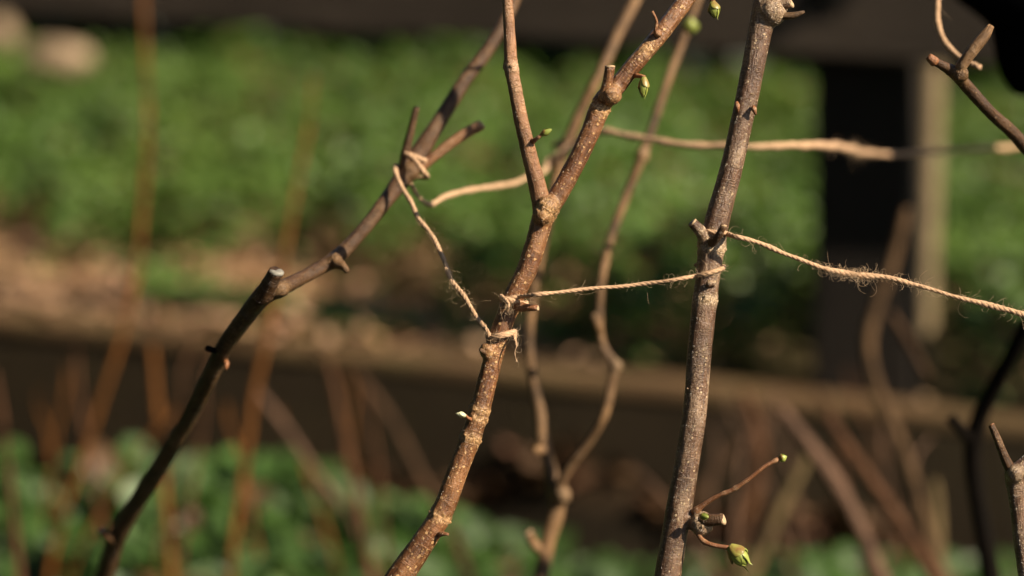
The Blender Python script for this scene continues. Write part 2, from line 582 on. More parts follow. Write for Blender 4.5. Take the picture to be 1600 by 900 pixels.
# broad leaves in front
def front_leaves(n):
    x = rng.uniform(-.62, .62, n)
    y = rng.uniform(1.05, 1.86, n)
    px = 800 + x / (y * .97 + .15) * F
    H = .168 * (1 - sm(520, 720, px)) + .115 * sm(520, 720, px) * (1 - sm(820, 900, px)) + .088 * sm(820, 900, px) * (1 - sm(1380, 1500, px)) + .085 * sm(1380, 1500, px)
    a = nz2(x, y, 13.0, 31)
    b = nz2(x, y, 28.0, 37)
    h = H * (1 + .22 * a + .13 * b) * (1 - .35 * sm(1.75, 1.86, y))
    gap = rng.random(n) < .85 + .6 * a
    t = np.clip(1 - rng.exponential(.16, n), .1, 1.1)
    x, y, h, t, a, px = x[gap], y[gap], h[gap], t[gap], a[gap], px[gap]
    n = len(x)
    p = np.stack([x, y, h * t], 1)
    nr = rng.normal(0, .5, (n, 3))
    nr[:, 2] = 1
    nr[:, 0] += .35
    nr[:, 1] -= .25
    base = np.array((.046, .094, .019)) * np.clip(1 + .45 * a + rng.normal(0, .25, n), .4, 1.8)[:, None]
    pale = rng.random(n) < .06
    base[pale] = np.array((.13, .21, .07)) * rng.uniform(.8, 1.1, (pale.sum(), 1))
    br = rng.random(n) < .05
    base[br] = np.array((.13, .07, .03))
    return leaf_mesh('leafy_plants', p, rng.uniform(.014, .032, n), nr, rng.uniform(0, 6.28, n), base)


tag(link('leafy_plants', front_leaves(13500), M['leaf']), 'bright green broad-leaved low plants along the bottom in front of the fence', 'plants', kind='stuff')


def hedge():
    n = 26000
    u = rng.uniform(-1.9, 1.7, n)
    w = rng.beta(1, 3, n) * .5
    z = ZT + rng.uniform(0.0, .75, n)
    bulge = .07 * nz2(u, z, 5.0, 3)
    v = 1.12 + .09 * np.sin(u * 2.2 + .4) + w + bulge
    p = np.array(FO)[None] + u[:, None] * np.array(FU) + v[:, None] * np.array(FV)
    p[:, 2] = z
    nr = rng.normal(0, .6, (n, 3)) - np.array(FV)[None] * 1.0
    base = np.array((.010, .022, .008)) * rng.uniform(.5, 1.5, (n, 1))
    return leaf_mesh('foliage', p, rng.uniform(.025, .05, n), nr, rng.uniform(0, 6.28, n), base)


hg = empty('hedge', uv_xy(0, 1.6) + Vector((0, 0, ZT)))
tag(hg, 'dark shaded evergreen hedge behind the green cover, just under the top rail', 'hedge')
hm_ = hedge()
hm_.transform(Matrix.Translation(-hg.location))
ho = link('foliage', hm_, M['leaf'], hg)
ho['kind'] = 'stuff'
for k in range(5):
    u0 = -1.5 + k * .7
    b0 = uv_xy(u0, 1.45) + Vector((0, 0, ZT - .02))
    A = spline([(b0, .018), (b0 + Vector((.02, .01, .3)), .014), (b0 + Vector((-.02, 0, .62)), .006)], .04)
    Vt, Ft, bk = tube(A, 8, hg.location)
    me = new_mesh('stem', Vt, Ft)
    set_attr(me, 'bark', bk)
    link('stem', me, M['brown_bark'], hg)


def unseen_shade_hedge():  # unseen hedge added to keep sky light off the shaded sides
    pts, nrm = [], []
    n = 15000
    k = rng.random(n)
    side = k < .5
    x = np.where(side, -1.8 + rng.normal(0, .12, n), rng.uniform(-2.4, -.1, n))
    y = np.where(side, rng.uniform(-2.4, 4.0, n), -2.3 + rng.normal(0, .12, n))
    z = rng.uniform(0, 1, n) * np.where(side, 4.6, 2.6)
    p = np.stack([x, y, z], 1)
    nr = rng.normal(0, .6, (n, 3)) + np.where(side[:, None], np.array((1.0, 0, .2)), np.array((0, 1.0, .2)))
    c = np.array((.022, .042, .014)) * rng.uniform(.5, 1.4, (n, 1))
    return leaf_mesh('garden_hedge', p, rng.uniform(.12, .20, n), nr, rng.uniform(0, 6.28, n), c)


tag(link('garden_hedge', unseen_shade_hedge(), M['leaf']), 'tall dark garden hedge standing outside the view to the left', kind='structure')


# fence ----------------------------------------------------------------
def beam(name, parent, size, center, mat, rotm, seed, bev=.003):
    """sawn timber: subdivided bevelled box with worn edges; long axis = local x"""
    import bmesh
    bm = bmesh.new()
    bmesh.ops.create_cube(bm, size=1)
    for v in bm.verts:
        v.co = Vector((v.co.x * size[0], v.co.y * size[1], v.co.z * size[2]))
    bmesh.ops.bevel(bm, geom=bm.edges[:], offset=bev, segments=2, affect='EDGES')
    ex = [e for e in bm.edges if abs(e.verts[0].co.x - e.verts[1].co.x) > size[0] * .5]
    bmesh.ops.subdivide_edges(bm, edges=ex, cuts=max(4, int(size[0] / .03)))
    for v in bm.verts:
        k = v.co
        v.co = k + Vector((0, noise.noise((k.x * 9 + seed, k.y * 20, k.z * 20)) * .0025, noise.noise((k.x * 7 + seed, k.z * 20, 9 + k.y * 20)) * .003))
    me = bpy.data.meshes.new(name)
    bm.to_mesh(me)
    bm.free()
    o = link(name, me, mat, parent)
    o.matrix_local = Matrix.Translation(center) @ rotm
    return o


fence = empty('wooden_fence', FO)
fence.rotation_euler = (0, 0, -PSI)
tag(fence, 'weathered dark timber fence with a top rail, a square post and a lower board', 'fence')
I4 = Matrix.Identity(4)
# local frame: x along fence, y behind, z up
POSTU = .308
beam('rail', fence, (2.6, .030, .13), Vector((-.2, -.020, .527)), M['rail_wood'], Matrix.Rotation(R(0.55), 4, 'Y'), 3)
beam('board', fence, (2.6, .038, .125), Vector((-.2, -.021, .101)), M['board_wood'], Matrix.Rotation(R(1.2), 4, 'Y'), 7)
for pu, tilt in ((POSTU, -2.0), (-1.25, .6)):
    rm = Matrix.Rotation(R(tilt), 4, 'Y') @ Matrix.Rotation(R(90), 4, 'Y')
    beam('post', fence, (.70, .085, .082), Vector((pu, .043, .22)), M['post_wood'], rm, 11 + pu)

beam('capping', fence, (2.6, .040, .011), Vector((-.2, -.021, .1705)), M['cap_wood'], Matrix.Rotation(R(1.2), 4, 'Y'), 21, .002)  # pale strip added as the sunlit top of the lower board


def bolt(parent, loc):
    import bmesh
    bm = bmesh.new()
    bmesh.ops.create_cone(bm, cap_ends=True, segments=6, radius1=.0105, radius2=.0095, depth=.008)
    bmesh.ops.bevel(bm, geom=bm.edges[:], offset=.001, segments=1, affect='EDGES')
    w = bmesh.ops.create_cone(bm, cap_ends=True, segments=20, radius1=.020, radius2=.020, depth=.002)
    for v in w['verts']:
        v.co.z -= .005
    me = bpy.data.meshes.new('bolt')
    bm.to_mesh(me)
    bm.free()
    o = link('bolt', me, M['iron'], parent)
    o.matrix_local = Matrix.Translation(loc) @ Matrix.Rotation(R(90), 4, 'X')


bolt(fence, Vector((.279, -.041, .515)))

# pale stones at the far left
def stone(px, py, d, w, h, label, seed):
    import bmesh
    bm = bmesh.new()
    bmesh.ops.create_icosphere(bm, subdivisions=4, radius=1)
    c = P(px, py, d)
    for v in bm.verts:
        k = v.co.copy()
        r = 1 + .22 * noise.noise(k * 1.4 + Vector((seed, 0, 0))) + .07 * noise.noise(k * 4 + Vector((0, seed, 0)))
        v.co = Vector((k.x * w, k.y * w * .7, k.z * h)) * r
    me = bpy.data.meshes.new('stone')
    bm.to_mesh(me)
    bm.free()
    me.polygons.foreach_set('use_smooth', [True] * len(me.polygons))
    tag(link('stone', me, M['stone'], None, c), label, 'stone', 'pale stones among the green cover')


stone(88, 92, 2.95, .042, .024, 'larger pale tan stone on the green cover below the top rail', 2)
stone(0, 52, 3.0, .020, .022, 'small pale stone cut by the left edge of the view, beside the larger stone', 5)

# ------------------------------------------------------------------ stems
GZ = 0.0


def to_ground(pts, lean=0.25):
    """carry a stem on from its lowest visible point down into the soil"""
    (p1, r1), (p0, r0) = pts[1], pts[0]
    d = (p0 - p1).normalized()
    L = max(.02, p0.z - GZ)
    q = p0 + d * L * .30
    d2 = Vector((d.x * lean, d.y * lean, -1)).normalized()
    e = q + d2 * ((q.z - GZ + .02) / -d2.z)
    return [(e, r0 * 1.25), (q, r0 * 1.08)] + pts


def grow(pts, L=.28):
    """carry a shoot on above the view, thinning to a tip"""
    (p1, r1), (p0, r0) = pts[-2], pts[-1]
    d = (p0 - p1).normalized()
    d2 = (d + Vector((.06, .10, .25))).normalized()
    return pts + [(p0 + d * L * .45, r0 * .8), (p0 + d * L * .45 + d2 * L * .55, r0 * .35)]


def path(ctrl, ground=True):
    pts = [(P(x, y, d), w * d / F / 2) for x, y, d, w in ctrl]
    return to_ground(pts) if ground else pts


def shoot(name, parent, limbs, mat, voxel=.0008, lumps=(), rings=(), amp=.0003, label=None, pales=(), step=.0016):
    """one continuous woody surface: limbs fused by a voxel remesh, bark relief on top"""
    base = root_loc(parent)
    Vs, Fs, off = [], [], 0
    SP, ST, SN, SS, SR = [], [], [], [], []
    for li, pts in enumerate(limbs):
        A = spline(pts, step)
        # slow wobble of thickness
        T, N, B, s = frames(A)
        A[:, 3] *= 1 + .05 * np.array([noise.noise((q * 45, li * 9.1, 0)) for q in s])
        for (rp, amt, wid) in rings:
            dd = np.linalg.norm(A[:, :3] - np.array(rp), axis=1)
            k = int(dd.argmin())
            if dd[k] < A[k, 3] * 1.2:
                A[:, 3] *= 1 + amt * np.exp(-((s - s[k]) / wid) ** 2)
        v, f, _ = tube(A, 22, base)
        Vs.append(v)
        Fs += [tuple(q + off for q in ff) for ff in f]
        off += len(v)
        SP.append(A[:, :3]); ST.append(T); SN.append(N); SS.append(s + li * 3.3); SR.append(A[:, 3])
    for (lp, lr) in lumps:
        n = 12
        th, ph = np.meshgrid(np.linspace(0, 2 * np.pi, n, endpoint=False), np.linspace(0.05, np.pi - .05, n))
        vv = np.stack([np.cos(th) * np.sin(ph), np.sin(th) * np.sin(ph), np.cos(ph)], -1).reshape(-1, 3) * lr + np.array(lp) - np.array(base)
        Vs.append(vv)
        for a in range(n - 1):
            for b_ in range(n):
                Fs.append((off + a * n + b_, off + (a + 1) * n + b_, off + (a + 1) * n + (b_ + 1) % n, off + a * n + (b_ + 1) % n))
        Fs.append(tuple(off + q for q in range(n)))
        Fs.append(tuple(off + (n - 1) * n + q for q in range(n - 1, -1, -1)))
        off += n * n
    me = new_mesh(name, np.concatenate(Vs), Fs)
    tmp = bpy.data.objects.new('tmp', me)
    COL.objects.link(tmp)
    md = tmp.modifiers.new('r', 'REMESH')
    md.mode = 'VOXEL'
    md.voxel_size = voxel
    sm_ = tmp.modifiers.new('s', 'SMOOTH')
    sm_.iterations = 4
    sm_.factor = .5
    dg = bpy.context.evaluated_depsgraph_get()
    me2 = bpy.data.meshes.new_from_object(tmp.evaluated_get(dg))
    bpy.data.objects.remove(tmp)
    bpy.data.meshes.remove(me)
    me2.name = name
    me2.materials.clear()
    nv = len(me2.vertices)
    co = np.zeros(nv * 3, np.float32)
    me2.vertices.foreach_get('co', co)
    co = co.reshape(-1, 3)
    nr = np.zeros(nv * 3, np.float32)
    me2.vertex_normals.foreach_get('vector', nr)
    nr = nr.reshape(-1, 3)
    SP, ST, SN, SS, SR = map(np.concatenate, (SP, ST, SN, SS, SR))
    kd = kdtree.KDTree(len(SP))
    b_ = np.array(base)
    for q, p in enumerate(SP - b_):
        kd.insert(p, q)
    kd.balance()
    ix = np.array([kd.find(c)[1] for c in co])
    rel = co - (SP[ix] - b_)
    sB = np.cross(ST[ix], SN[ix])
    a = (rel * SN[ix]).sum(1)
    c = (rel * sB).sum(1)
    s = SS[ix] + (rel * ST[ix]).sum(1)
    bark = np.stack([a, c, s], 1)
    pale = np.zeros(nv)
    for (lp, lr) in list(lumps) + list(pales):
        dd = np.linalg.norm(co - (np.array(lp) - b_), axis=1)
        pale = np.maximum(pale, np.clip(1.35 - dd / lr, 0, 1))
    for (rp, amt, wid) in rings:
        k = int(np.linalg.norm(SP - np.array(rp), axis=1).argmin())
        pale = np.maximum(pale, .9 * np.exp(-((s - SS[k]) / (wid * 1.1)) ** 2) * (np.linalg.norm(co - (SP[k] - b_), axis=1) < .02))
    disp = np.array([noise.noise((x * 260, y * 260, z * 90)) * .6 + noise.noise((x * 700, y * 700, z * 420)) * .4 for x, y, z in bark]) * amp
    rough = np.array([noise.noise((x * 900, y * 900, z * 900)) for x, y, z in bark]) * pale * .0011
    co = co + nr * (disp + rough)[:, None]
    me2.vertices.foreach_set('co', co.astype(np.float32).ravel())
    me2.update()
    me2.polygons.foreach_set('use_smooth', np.full(len(me2.polygons), True))
    set_attr(me2, 'bark', bark)
    set_attr(me2, 'pale', pale, 'FLOAT')
    o = link(name, me2, mat, parent)
    if label: o['label'] = label
    return o


def limb_part(name, parent, pts, mat, seg=14, step=.0012, nodes=(), amp=.05, label=None, cut=None, pale_end=0):
    """small twig or stub, optional cut face at its end; nodes = (fraction, swell, width)"""
    base = root_loc(parent)
    A = spline(pts, step)
    T, N, B, s = frames(A)
    for fr, sw, wd in nodes:
        A[:, 3] *= 1 + sw * np.exp(-((s - fr * s[-1]) / wd) ** 2)
    v, f, bk = tube(A, seg, base)
    n = len(A)
    d = np.array([noise.noise((x * 500 + 3, y * 500, z * 260)) + .6 * noise.noise((x * 1500, y * 1500, z * 900)) for x, y, z in bk])
    cen = np.repeat(A[:, :3] - np.array(base), seg, axis=0)
    v = cen + (v - cen) * (1 + amp * d)[:, None]
    me = new_mesh(name, v, f)
    set_attr(me, 'bark', bk + np.array((0, 0, random.random() * 5)))
    pl = np.zeros((n, seg))
    for fr, sw, wd in nodes:
        pl += .7 * np.exp(-((s - fr * s[-1]) / wd) ** 2)[:, None]
    set_attr(me, 'pale', np.clip(pl, 0, 1).ravel(), 'FLOAT')
    o = link(name, me, mat, parent)
    if label: o['label'] = label
    if cut is not None:
        rr = A[-1, 3] * 1.02
        th = np.arange(16) / 16 * 2 * np.pi
        cv = []
        for k_, sc, h in ((0, 1.0, -.15), (1, .97, .10), (2, .55, .16)):
            for t in th:
                w = 1 + .10 * noise.noise((math.cos(t) * 2, math.sin(t) * 2, k_))
                cv.append(A[-1, :3] - np.array(base) + (N[-1] * math.cos(t) + B[-1] * math.sin(t)) * rr * sc * w + T[-1] * rr * (h + .25 * math.cos(t + 1)))
        cv.append(A[-1, :3] - np.array(base) + T[-1] * rr * .05)
        cf = []
        for k_ in range(2):
            for q in range(16):
                cf.append((k_ * 16 + q, k_ * 16 + (q + 1) % 16, (k_ + 1) * 16 + (q + 1) % 16, (k_ + 1) * 16 + q))
        cf += [(32 + q, 32 + (q + 1) % 16, 48) for q in range(16)]
        link('cut_face', new_mesh('cut_face', cv, cf), cut, o)
    return o


def px(ctrl):
    return path(ctrl, False)


def bud(parent, a, b, w, n=5, opened=0.0, mats=None, core=None):
    """bud from a (foot) to b (tip); overlapping scales are sub-parts round a green core"""
    mats = mats or [M['bud_scale'], M['bud_green']]
    base = np.array(root_loc(parent))
    a, b = np.array(a), np.array(b)
    ax = b - a
    L = np.linalg.norm(ax)
    ax /= L
    e1 = np.cross(ax, (0.3, .9, .2))
    e1 /= np.linalg.norm(e1)
    e2 = np.cross(ax, e1)
    vs_ = np.linspace(0, 1, 9)
    prof = np.sin(np.pi * np.clip(.10 + .86 * vs_, 0, 1)) ** .8
    th = np.linspace(0, 2 * np.pi, 14, endpoint=False)
    cv = [a - base + ax * L * t + (e1 * math.cos(q) + e2 * math.sin(q)) * w * .5 * .86 * pr for t, pr in zip(vs_, prof) for q in th]
    m = 14
    cf = [(i_ * m + j, i_ * m + (j + 1) % m, (i_ + 1) * m + (j + 1) % m, (i_ + 1) * m + j) for i_ in range(8) for j in range(m)]
    cf += [tuple(range(m - 1, -1, -1)), tuple(8 * m + j for j in range(m))]
    me = new_mesh('bud', cv, cf)
    o = link('bud', me, core or M['bud_green'], parent)
    for k in range(n):
        ang = k * 2.4 + .5
        ln = (.55 + .5 * k / max(1, n - 1)) * (1 + .25 * opened * (k > n // 2))
        span = 1.15 - .09 * k
        gv = []
        nu, nv_ = 9, 10
        for iv in range(nv_):
            t = iv / (nv_ - 1)
            wid = span * math.sqrt(max(0, 1 - t ** 2.6)) * (.55 + .45 * min(1, t * 4))
            tt = t * ln
            pr = math.sin(math.pi * min(.97, max(.10, .10 + .84 * min(tt, 1.0)))) ** .8
            rad = w * .5 * (pr * (1.0 + .03 * (n - k)) + opened * max(0, t - .35) * .55)
            for iu in range(nu):
                u = iu / (nu - 1) * 2 - 1
                ser = 1 + (.10 * opened * math.sin(iv * 3.1) if abs(u) > .9 else 0)
                q = ang + u * wid * ser
                r2 = rad * (1 - .05 * (1 - u * u) * (k % 2)) * (1 + .05 * opened * math.cos(u * 9))
                gv.append(a - base + ax * L * tt + (e1 * math.cos(q) + e2 * math.sin(q)) * r2)
        gf = [(i_ * nu + j, i_ * nu + j + 1, (i_ + 1) * nu + j + 1, (i_ + 1) * nu + j) for i_ in range(nv_ - 1) for j in range(nu - 1)]
        link('bud_scale', new_mesh('bud_scale', gv, gf), mats[0] if k < max(1, n // 3) else mats[-1], o)
    return o


def stem_thing(name, label, cat, base, group=None):
    o = empty(name, base)
    tag(o, label, cat, group)
    return o


# --- A: right main stem, sharp
D = .920
pA = path([(1043, 900, D, 42), (1060, 800, D, 40), (1074, 720, D, 39), (1086, 640, D, 38.5), (1092, 560, D, 39), (1099, 490, D, 38.5), (1105, 440, D, 39), (1110, 400, D, 40.5),
           (1113, 380, D, 42), (1118, 355, D, 40), (1126, 325, D, 38), (1146, 250, D, 36), (1159, 190, D, 36), (1172, 130, D, 36.5), (1185, 62, D, 37), (1196, 8, D, 40), (1204, -30, D, 38), (1225, -130, D, 36), (1240, -260, D, 33)])
A_ = stem_thing('hazel_sapling', 'thick upright grey-brown stem with pale flecks, tied by twine at two heights', 'sapling', pA[0][0], 'hazel saplings tied together')
shoot('bark', A_, [grow(pA)], M['grey_bark'], lumps=[(P(1096, 818, D - .004), .0048), (P(1206, 18, D - .002), .0058), (P(1212, 6, D), .005)],
      rings=[(P(1112, 386, D), .09, .0022), (P(1101, 470, D), .03, .002)], amp=.00028,
      pales=[(P(1112, 375, D - .005), .004)])
limb_part('stub', A_, px([(1104, 380, D - .002, 20), (1096, 364, D - .004, 19), (1082, 348, D - .006, 16)]), M['grey_bark'], cut=M['cut_wood'], nodes=[(.25, .12, .0012), (.6, .08, .001)])
limb_part('stub', A_, px([(1112, 379, D - .006, 16), (1122, 369, D - .010, 12), (1131, 352, D - .012, 10)]), M['dim_bark'], cut=M['cut_wood'])
limb_part('stub', A_, px([(1203, 8, D - .002, 20), (1218, 8, D - .004, 16), (1236, 4, D - .005, 17)]), M['grey_bark'], cut=M['cut_wood'], nodes=[(.3, .1, .001)])
limb_part('stub', A_, px([(1206, 22, D - .002, 17), (1222, 25, D - .004, 12), (1240, 24, D - .005, 11), (1257, 18, D - .006, 4)]), M['tan_bark'], cut=None)
limb_part('stub', A_, px([(1090, 812, D - .004, 18), (1103, 813, D - .007, 20), (1130, 811, D - .009, 18)]), M['dim_bark'], cut=M['cut_wood'], nodes=[(.25, .15, .0012)])
limb_part('twig', A_, px([(1084, 802, D - .003, 12), (1096, 791, D - .005, 8.5), (1118, 777, D - .007, 7), (1145, 765, D - .009, 7), (1172, 747, D - .011, 6), (1196, 728, D - .012, 6), (1217, 717, D - .012, 7)]),
          M['twig_bark'], seg=10, nodes=[(.05, .3, .0012), (.38, .28, .0009), (.50, .32, .0008), (.62, .2, .0008), (.97, .25, .0008)])
limb_part('twig', A_, px([(1090, 825, D - .003, 12), (1090, 832, D - .005, 9), (1098, 845, D - .007, 7.5), (1112, 851, D - .009, 7), (1140, 856, D - .010, 7)]),
          M['twig_bark'], seg=10, nodes=[(.08, .35, .0012), (.42, .3, .001)])
bud(A_, P(1217, 718, D - .012), P(1229, 713, D - .012), 13 * D / F, n=4)
bud(A_, P(1094, 806, D - .010), P(1107, 808, D - .013), 11 * D / F, n=3)
bud(A_, P(1139, 853, D - .010), P(1167, 882, D - .010), 24 * D / F, n=7, opened=.8, mats=[M['bud_scale'], M['bud_green']])
for (x, y, x2, y2) in ((1151, 164, 1153, 175), (1177, 170, 1181, 179)):
    limb_part('bud_scar', A_, px([(x, y - 4, D - .0045, 5), (x + 1, y, D - .006, 7), (x2, y2, D - .0055, 4)]), M['twig_bark'], seg=8, nodes=[(.5, .4, .0006)], amp=.25)
limb_part('leaf_scar', A_, px([(1110, 444, D - .0048, 13), (1110, 447, D - .0056, 10), (1110.5, 448, D - .0057, 3)]), M['grey_bark'], seg=12, nodes=[(.2, .3, .0004)])
for k in range(30):
    # warts of bark proud of the surface
    y = random.uniform(-5, 900)
    # centre of the stem at that height
    cs = [(900, 1043, 21), (720, 1074, 19.5), (560, 1092, 19.5), (440, 1105, 19.5), (380, 1113, 20), (250, 1146, 18), (130, 1172, 18), (8, 1196, 19)]
    cx = np.interp(y, [c[0] for c in cs][::-1], [c[1] for c in cs][::-1])
    hw = np.interp(y, [c[0] for c in cs][::-1], [c[2] for c in cs][::-1])
    f_ = random.uniform(-.8, .95)
    dd = D - math.sqrt(1 - f_ * f_) * hw * D / F * .93
    s_ = random.uniform(1.6, 3.2)
    limb_part('lenticel', A_, px([(cx + f_ * hw * .93 - s_ * .5, y - s_ * .1, dd, s_ * .5), (cx + f_ * hw * .93, y, dd - .0001, s_), (cx + f_ * hw * .93 + s_ * .5, y + s_ * .1, dd, s_ * .5)]), M['grey_bark'], seg=7, step=.0003, amp=.2)

# --- B: forked middle stem, sharp
pB = path([(625, 900, .922, 40), (661, 848, .922, 37), (691, 800, .922, 35), (712, 745, .922, 33.5), (733, 690, .922, 33), (750, 640, .922, 31.5), (764, 585, .922, 31), (780, 525, .922, 31),
           (800, 470, .922, 32), (822, 425, .922, 33), (838, 378, .922, 33.5), (851, 335, .922, 35), (872, 305, .922, 31), (897, 260, .922, 30), (921, 210, .922, 30), (943, 158, .922, 33),
           (962, 137, .922, 30), (992, 100, .922, 28), (1018, 70, .922, 27), (1048, 32, .924, 28), (1072, 0, .926, 27), (1095, -35, .928, 26), (1150, -120, .935, 24)])
pB2 = px([(848, 345, .922, 30), (846, 318, .921, 30), (838, 285, .919, 27), (828, 245, .917, 25), (816, 195, .915, 24), (805, 140, .914, 22), (799, 105, .914, 22), (796, 50, .914, 19), (793, 0, .914, 17.5), (788, -80, .915, 17), (780, -180, .918, 15)])
B_ = stem_thing('hazel_sapling', 'reddish brown forked stem in the middle, its thinner left arm pointing straight up', 'sapling', pB[0][0], 'hazel saplings tied together')
shoot('branch', B_, [grow(pB2)], M['smooth_bark'], voxel=.0007, rings=[(P(800, 105, .914), .06, .002)], label='thinner, paler, smoother left arm of the fork')
shoot('bark', B_, [grow(pB)], M['red_bark'], voxel=.0007, lumps=[(P(855, 322, .918), .0042), (P(848, 335, .918), .0040), (P(955, 148, .918), .0042), (P(762, 548, .920), .0034)],
      rings=[(P(734, 684, .922), .10, .0016), (P(743, 655, .922), .07, .0013), (P(748, 636, .922), .06, .0012), (P(800, 474, .922), .05, .002), (P(853, 330, .922), .05, .003), (P(800, 105, .914), .06, .002), (P(690, 805, .922), .05, .0016)], amp=.00034,
      pales=[(P(1012, 75, .918), .0035)])
limb_part('stub', B_, px([(944, 158, .919, 22), (948, 135, .917, 17), (951, 120, .916, 16), (953, 104, .915, 16)]), M['red_bark'], cut=M['cut_wood'], nodes=[(.2, .15, .0015)])
limb_part('stub', B_, px([(806, 478, .919, 16), (818, 480, .916, 13), (829, 481, .914, 11), (840, 481, .913, 9)]), M['twig_bark'], cut=M['cut_wood'], nodes=[(.3, .25, .001)])
limb_part('twig', B_, px([(1030, 54, .919, 10), (1024, 49, .917, 6), (1026, 34, .916, 4.6), (1023, 25, .915, 4), (1019, 18, .915, 4.4)]), M['twig_bark'], seg=8, nodes=[(.1, .5, .001), (.52, .35, .0007), (.98, .2, .0005)])
limb_part('twig', B_, px([(992, 118, .920, 8), (1001, 119, .918, 7), (1007, 121, .917, 7.5)]), M['twig_bark'], seg=8)
bud(B_, P(1006, 120, .917), P(1005, 152, .917), 15 * D / F, n=6, opened=.35)
limb_part('twig', B_, px([(832, 221, .914, 9), (838, 217, .912, 5.5), (842, 214, .911, 5.5), (846, 211, .911, 5)]), M['twig_bark'], seg=8, nodes=[(.4, .3, .0006), (.7, .3, .0005)])
bud(B_, P(845, 211, .911), P(862, 202, .910), 10.5 * D / F, n=4, mats=[M['bud_scale'], M['bud_green']])
limb_part('twig', B_, px([(738, 656, .920, 8), (731, 653, .917, 5), (727, 649, .916, 5)]), M['twig_bark'], seg=8)
bud(B_, P(728, 650, .916), P(713, 646, .915), 9.5 * D / F, n=3, mats=[M['bud_scale'], M['bud_tip']], core=M['bud_tip'])
limb_part('bud_scar', B_, px([(684, 836, .920, 9), (692, 834, .917, 7), (701, 835, .916, 4)]), M['twig_bark'], seg=8, nodes=[(.5, .3, .0007)], amp=.2)
limb_part('bud_scar', B_, px([(762, 552, .919, 10), (754, 549, .917, 8), (750, 546, .916, 5)]), M['dim_bark'], seg=8, amp=.25)
limb_part('bud_scar', B_, px([(848, 352, .917, 8), (847, 340, .9165, 9), (845, 334, .917, 5)]), M['dim_bark'], seg=8, amp=.3)

# --- C: left stem, leaning towards the viewer up to its node
pC = path([(163, 900, 1.095, 31), (185, 835, 1.074, 29), (235, 752, 1.044, 27.5), (290, 662, 1.012, 27), (330, 585, .986, 27.5), (352, 540, .972, 28), (388, 490, .955, 29), (415, 456, .945, 33)])
pC2 = px([(388, 490, .955, 26), (413, 462, .946, 30), (440, 450, .947, 26), (480, 430, .957, 22), (522, 405, .965, 24), (560, 368, .975, 22), (600, 318, .987, 24), (635, 270, 1.0, 31), (655, 240, 1.005, 29), (685, 192, 1.012, 25), (728, 124, 1.022, 23), (765, 75, 1.03, 22), (795, 20, 1.04, 20), (830, -60, 1.055, 18), (860, -140, 1.07, 16)])
C_ = stem_thing('hazel_sapling', 'dark stem at left leaning right, with a short pale cut stump halfway', 'sapling', pC[0][0], 'hazel saplings tied together')
shoot('bark', C_, [pC, grow(pC2)], M['dim_bark'], voxel=.001, lumps=[(P(438, 452, .945), .0036), (P(640, 268, .998), .0044), (P(524, 408, .962), .0034)], amp=.0003)
limb_part('stub', C_, px([(405, 468, .947, 28), (420, 446, .942, 26), (432, 424, .938, 24)]), M['dim_bark'], cut=M['pale_cut'])
limb_part('stub', C_, px([(630, 275, .998, 20), (634, 240, .998, 15), (642, 205, .997, 12), (651, 168, .996, 10)]), M['dim_bark'], cut=M['iron'])
limb_part('stub', C_, px([(648, 268, 1.0, 18), (668, 253, 1.0, 16), (700, 227, 1.0, 17), (730, 207, 1.0, 17), (752, 195, 1.0, 16)]), M['smooth_bark'], cut=M['cut_wood'])
limb_part('stub', C_, px([(344, 548, .975, 12), (334, 547, .972, 9), (322, 543, .97, 8)]), M['black_bark'], nodes=[(.8, .3, .001)])
limb_part('stub', C_, px([(178, 845, 1.075, 18), (168, 838, 1.069, 15), (157, 828, 1.066, 13)]), M['dim_bark'], cut=M['cut_wood'])
limb_part('bud_scar', C_, px([(524, 410, .961, 18), (536, 416, .957, 12), (543, 425, .956, 8)]), M['tan_bark'], amp=.3)
limb_part('bud_scar', C_, px([(348, 562, .978, 8), (354, 568, .974, 9), (352, 578, .974, 5)]), M['twig_bark'], amp=.2)

# --- D: blurred forked stem behind the middle one
pD = [(p, q * .88) for p, q in path([(846, 900, 1.13, 29), (858, 840, 1.13, 28), (870, 795, 1.13, 33), (868, 770, 1.13, 35), (860, 735, 1.13, 27), (848, 690, 1.13, 26), (843, 640, 1.13, 23), (831, 580, 1.13, 21), (827, 510, 1.13, 20), (836, 440, 1.13, 20), (850, 370, 1.13, 21), (866, 290, 1.13, 24), (880, 240, 1.13, 23), (905, 180, 1.13, 22), (940, 110, 1.13, 22), (965, 55, 1.14, 21), (993, 0, 1.15, 20), (1040, -90, 1.16, 18)])]
pD2 = [(p, q * .88) for p, q in px([(868, 770, 1.125, 22), (885, 738, 1.12, 19), (920, 690, 1.115, 18.5), (945, 645, 1.11, 19), (955, 600, 1.11, 19), (960, 572, 1.11, 20), (942, 540, 1.11, 18), (936, 500, 1.11, 17), (940, 440, 1.11, 17), (955, 370, 1.115, 18), (985, 290, 1.12, 18), (1004, 243, 1.12, 19), (1022, 190, 1.125, 17), (1045, 120, 1.13, 18), (1068, 60, 1.135, 17), (1090, 0, 1.14, 16), (1120, -90, 1.15, 14)])]
D_ = stem_thing('hazel_sapling', 'blurred tan forked stem behind the middle stem, its two crooked arms meeting low down', 'sapling', pD[0][0], 'hazel saplings tied together')
shoot('bark', D_, [grow(pD), grow(pD2)], M['tan_bark'], voxel=.0014, lumps=[(P(880, 774, 1.124), .0042), (P(962, 572, 1.11), .0036), (P(1004, 243, 1.12), .0036)], amp=.0003, step=.003)
limb_part('stub', D_, px([(850, 702, 1.128, 16), (840, 704, 1.124, 15), (833, 702, 1.122, 12)]), M['tan_bark'])
limb_part('stub', D_, px([(850, 862, 1.13, 18), (834, 850, 1.128, 16), (825, 832, 1.126, 15)]), M['tan_bark'], cut=M['cut_wood'])
